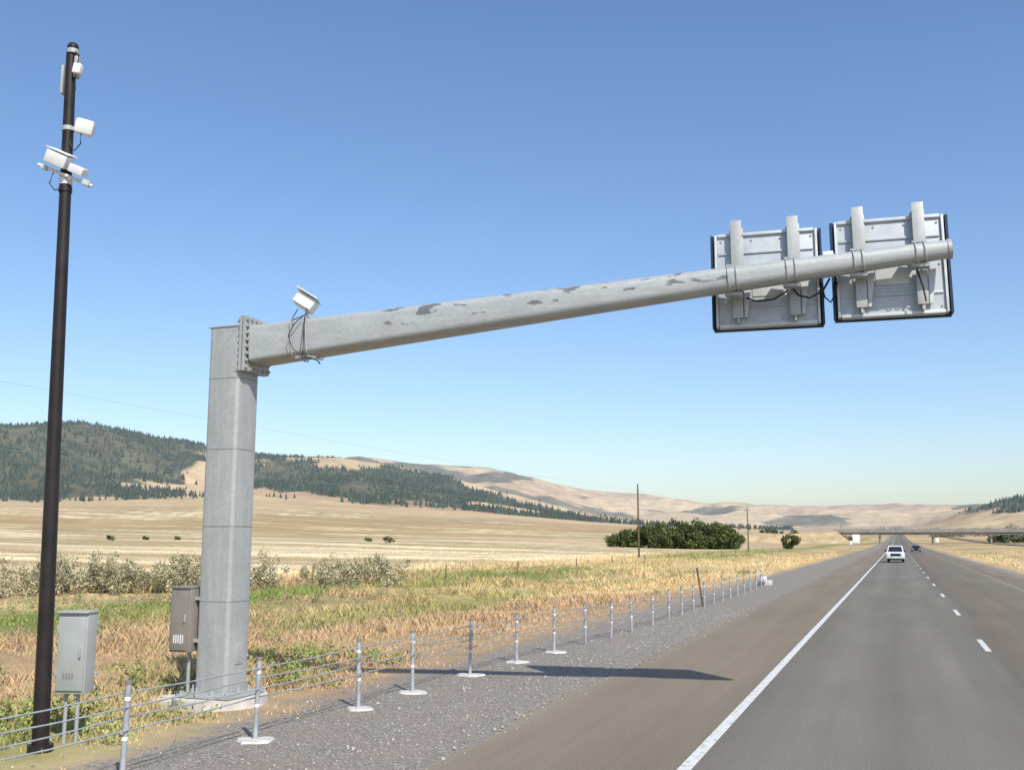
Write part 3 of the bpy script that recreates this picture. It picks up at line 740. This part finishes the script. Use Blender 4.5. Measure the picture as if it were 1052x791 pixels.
# ---------------------------------------------------------------- vehicles (front toward -Y)
def wheels(E,x,y0,y1,z,r,w=.26):
    for sx in (-1,1):
        for yy in (y0,y1):
            cyl('tyre',(x+sx*.80-w/2,yy,z+r),(x+sx*.80+w/2,yy,z+r),r,M_rub,E,n=22);cyl('rim',(x+sx*(.80+w/2)-.01,yy,z+r),(x+sx*(.80+w/2)+.012,yy,z+r),r*.58,M_alumL,E,n=14)
def prof(name,pts,x,hw,mat,E,top=1.0,zmid=1.0,z0=0):
    bm=bmesh.new();L=[];R=[]
    for (y,z) in pts:
        k=1 if z-z0<zmid else top;L.append(bm.verts.new((x-hw*k,y,z)));R.append(bm.verts.new((x+hw*k,y,z)))
    n=len(pts);bm.faces.new(L);bm.faces.new(R[::-1])
    for i in range(n):
        j=(i+1)%n;bm.faces.new((L[i],R[i],R[j],L[j]))
    bmesh.ops.bevel(bm,geom=bm.edges[:],offset=.035,segments=2,affect='EDGES')
    return fin(bm,name,mat,E,True)
def pickup(x,y,mat):
    z=hz(0,y)+.02+max(y-60,0)*.0005;E=empty('pickup_truck',(x,y,z))
    P=[(y,z+.42),(y-.02,z+1.02),(y+.15,z+1.12),(y+1.35,z+1.18),(y+5.6,z+1.18),(y+5.65,z+.5),(y+4.9,z+.42),(y+4.7,z+.85),(y+4.0,z+.85),(y+3.8,z+.42),(y+1.5,z+.42),(y+1.3,z+.85),(y+.65,z+.85),(y+.45,z+.42)]
    prof('body',P,x,.98,mat,E)
    prof('cab',[(y+1.3,z+1.16),(y+2.0,z+1.86),(y+3.3,z+1.88),(y+3.6,z+1.16)],x,.90,mat,E,.84,1.5,z)
    bm=bmesh.new();bm.faces.new([bm.verts.new(v) for v in ((x-.80,y+1.36,z+1.2),(x+.80,y+1.36,z+1.2),(x+.66,y+1.93,z+1.78),(x-.66,y+1.93,z+1.78))]);fin(bm,'windscreen',M_glass,E).location=(0,-.035,.02)
    for s in (-1,1):
        bm=bmesh.new();bm.faces.new([bm.verts.new(v) for v in ((x+s*.915,y+1.6,z+1.22),(x+s*.915,y+3.4,z+1.22),(x+s*.78,y+3.2,z+1.76),(x+s*.78,y+2.05,z+1.76))]);fin(bm,'side_window',M_glass,E)
        box('headlamp',(.32,.06,.2),(x+s*.76,y-.03,z+.9),M_lamp,E,bev=.02);box('mirror',(.22,.12,.2),(x+s*1.06,y+1.6,z+1.3),M_blk,E,bev=.03)
    box('grille',(1.1,.05,.3),(x,y-.03,z+.88),M_blk,E,bev=.01);box('bumper',(1.9,.16,.22),(x,y-.06,z+.56),M_alumL,E,bev=.03);box('licence_plate',(.32,.02,.16),(x,y-.155,z+.56),M_label,E)
    box('bed_interior',(1.6,1.8,.02),(x,y+4.6,z+1.195),M_blk,E);box('underbody',(1.5,4.8,.2),(x,y+2.8,z+.36),M_blk,E)
    wheels(E,x,y+.97,y+4.35,z,.39)
def car(x,y,mat):
    z=hz(0,y)+.02+max(y-60,0)*.0005;E=empty('car',(x,y,z))
    P=[(y,z+.32),(y-.02,z+.7),(y+.9,z+.86),(y+4.5,z+.95),(y+4.6,z+.4),(y+4.0,z+.32),(y+3.85,z+.66),(y+3.2,z+.66),(y+3.05,z+.32),(y+1.3,z+.32),(y+1.15,z+.66),(y+.55,z+.66),(y+.4,z+.32)]
    prof('body',P,x,.9,mat,E)
    prof('cabin',[(y+1.0,z+.86),(y+1.75,z+1.42),(y+3.2,z+1.46),(y+4.2,z+.94)],x,.82,mat,E,.8,1.2,z)
    bm=bmesh.new();bm.faces.new([bm.verts.new(v) for v in ((x-.74,y+1.06,z+.9),(x+.74,y+1.06,z+.9),(x+.6,y+1.68,z+1.36),(x-.6,y+1.68,z+1.36))]);fin(bm,'windscreen',M_glass,E).location=(0,-.035,.02)
    for s in (-1,1):
        box('headlamp',(.3,.06,.14),(x+s*.68,y-.03,z+.62),M_lamp,E,bev=.02);box('mirror',(.18,.1,.14),(x+s*.97,y+1.35,z+.98),mat,E,bev=.03)
    box('grille',(.9,.05,.2),(x,y-.03,z+.55),M_blk,E,bev=.01);wheels(E,x-.0,y+.86,y+3.55,z,.32,.2)
pickup(-.3,127,M_carW);car(3.6,235,M_carD)
# ---------------------------------------------------------------- camera, sun, sky
cd=bpy.data.cameras.new('Camera');co=bpy.data.objects.new('Camera',cd);C.objects.link(co);S.camera=co
co.location=(0,0,2.5);co.rotation_euler=(math.radians(90+8.66),0,math.radians(20.45));cd.sensor_fit='HORIZONTAL';cd.sensor_width=36;cd.lens=35.93;cd.clip_start=.1;cd.clip_end=40000
sv=Vector((4.4,-4.56,6.5)).normalized()
ld=bpy.data.lights.new('sun','SUN');ld.energy=4.8;ld.angle=math.radians(.53);ld.color=(1,.95,.86);lo=bpy.data.objects.new('sun',ld);C.objects.link(lo)
lo.rotation_euler=sv.to_track_quat('Z','Y').to_euler();lo.location=(20,-20,40)
w=bpy.data.worlds.new('World');S.world=w;w.use_nodes=True;nt=w.node_tree;bg=nt.nodes['Background']
sk=nt.nodes.new('ShaderNodeTexSky');sk.sky_type='NISHITA';sk.sun_disc=False;sk.sun_elevation=math.asin(sv.z);sk.sun_rotation=math.atan2(sv.x,sv.y)
sk.air_density=1.15;sk.dust_density=1.3;sk.ozone_density=2.6;sk.altitude=300
hs_=nt.nodes.new('ShaderNodeHueSaturation');hs_.inputs['Saturation'].default_value=1.08;hs_.inputs['Value'].default_value=1.15
mm=nt.nodes.new('ShaderNodeMix');mm.data_type='RGBA';mm.blend_type='MULTIPLY';mm.inputs[0].default_value=1;mm.inputs[7].default_value=(.97,.98,1.06,1)
nt.links.new(sk.outputs[0],hs_.inputs['Color']);nt.links.new(hs_.outputs[0],mm.inputs[6]);nt.links.new(mm.outputs[2],bg.inputs['Color']);bg.inputs['Strength'].default_value=.138
S.view_settings.view_transform='Standard';S.view_settings.look='None';S.view_settings.exposure=0;S.view_settings.gamma=1
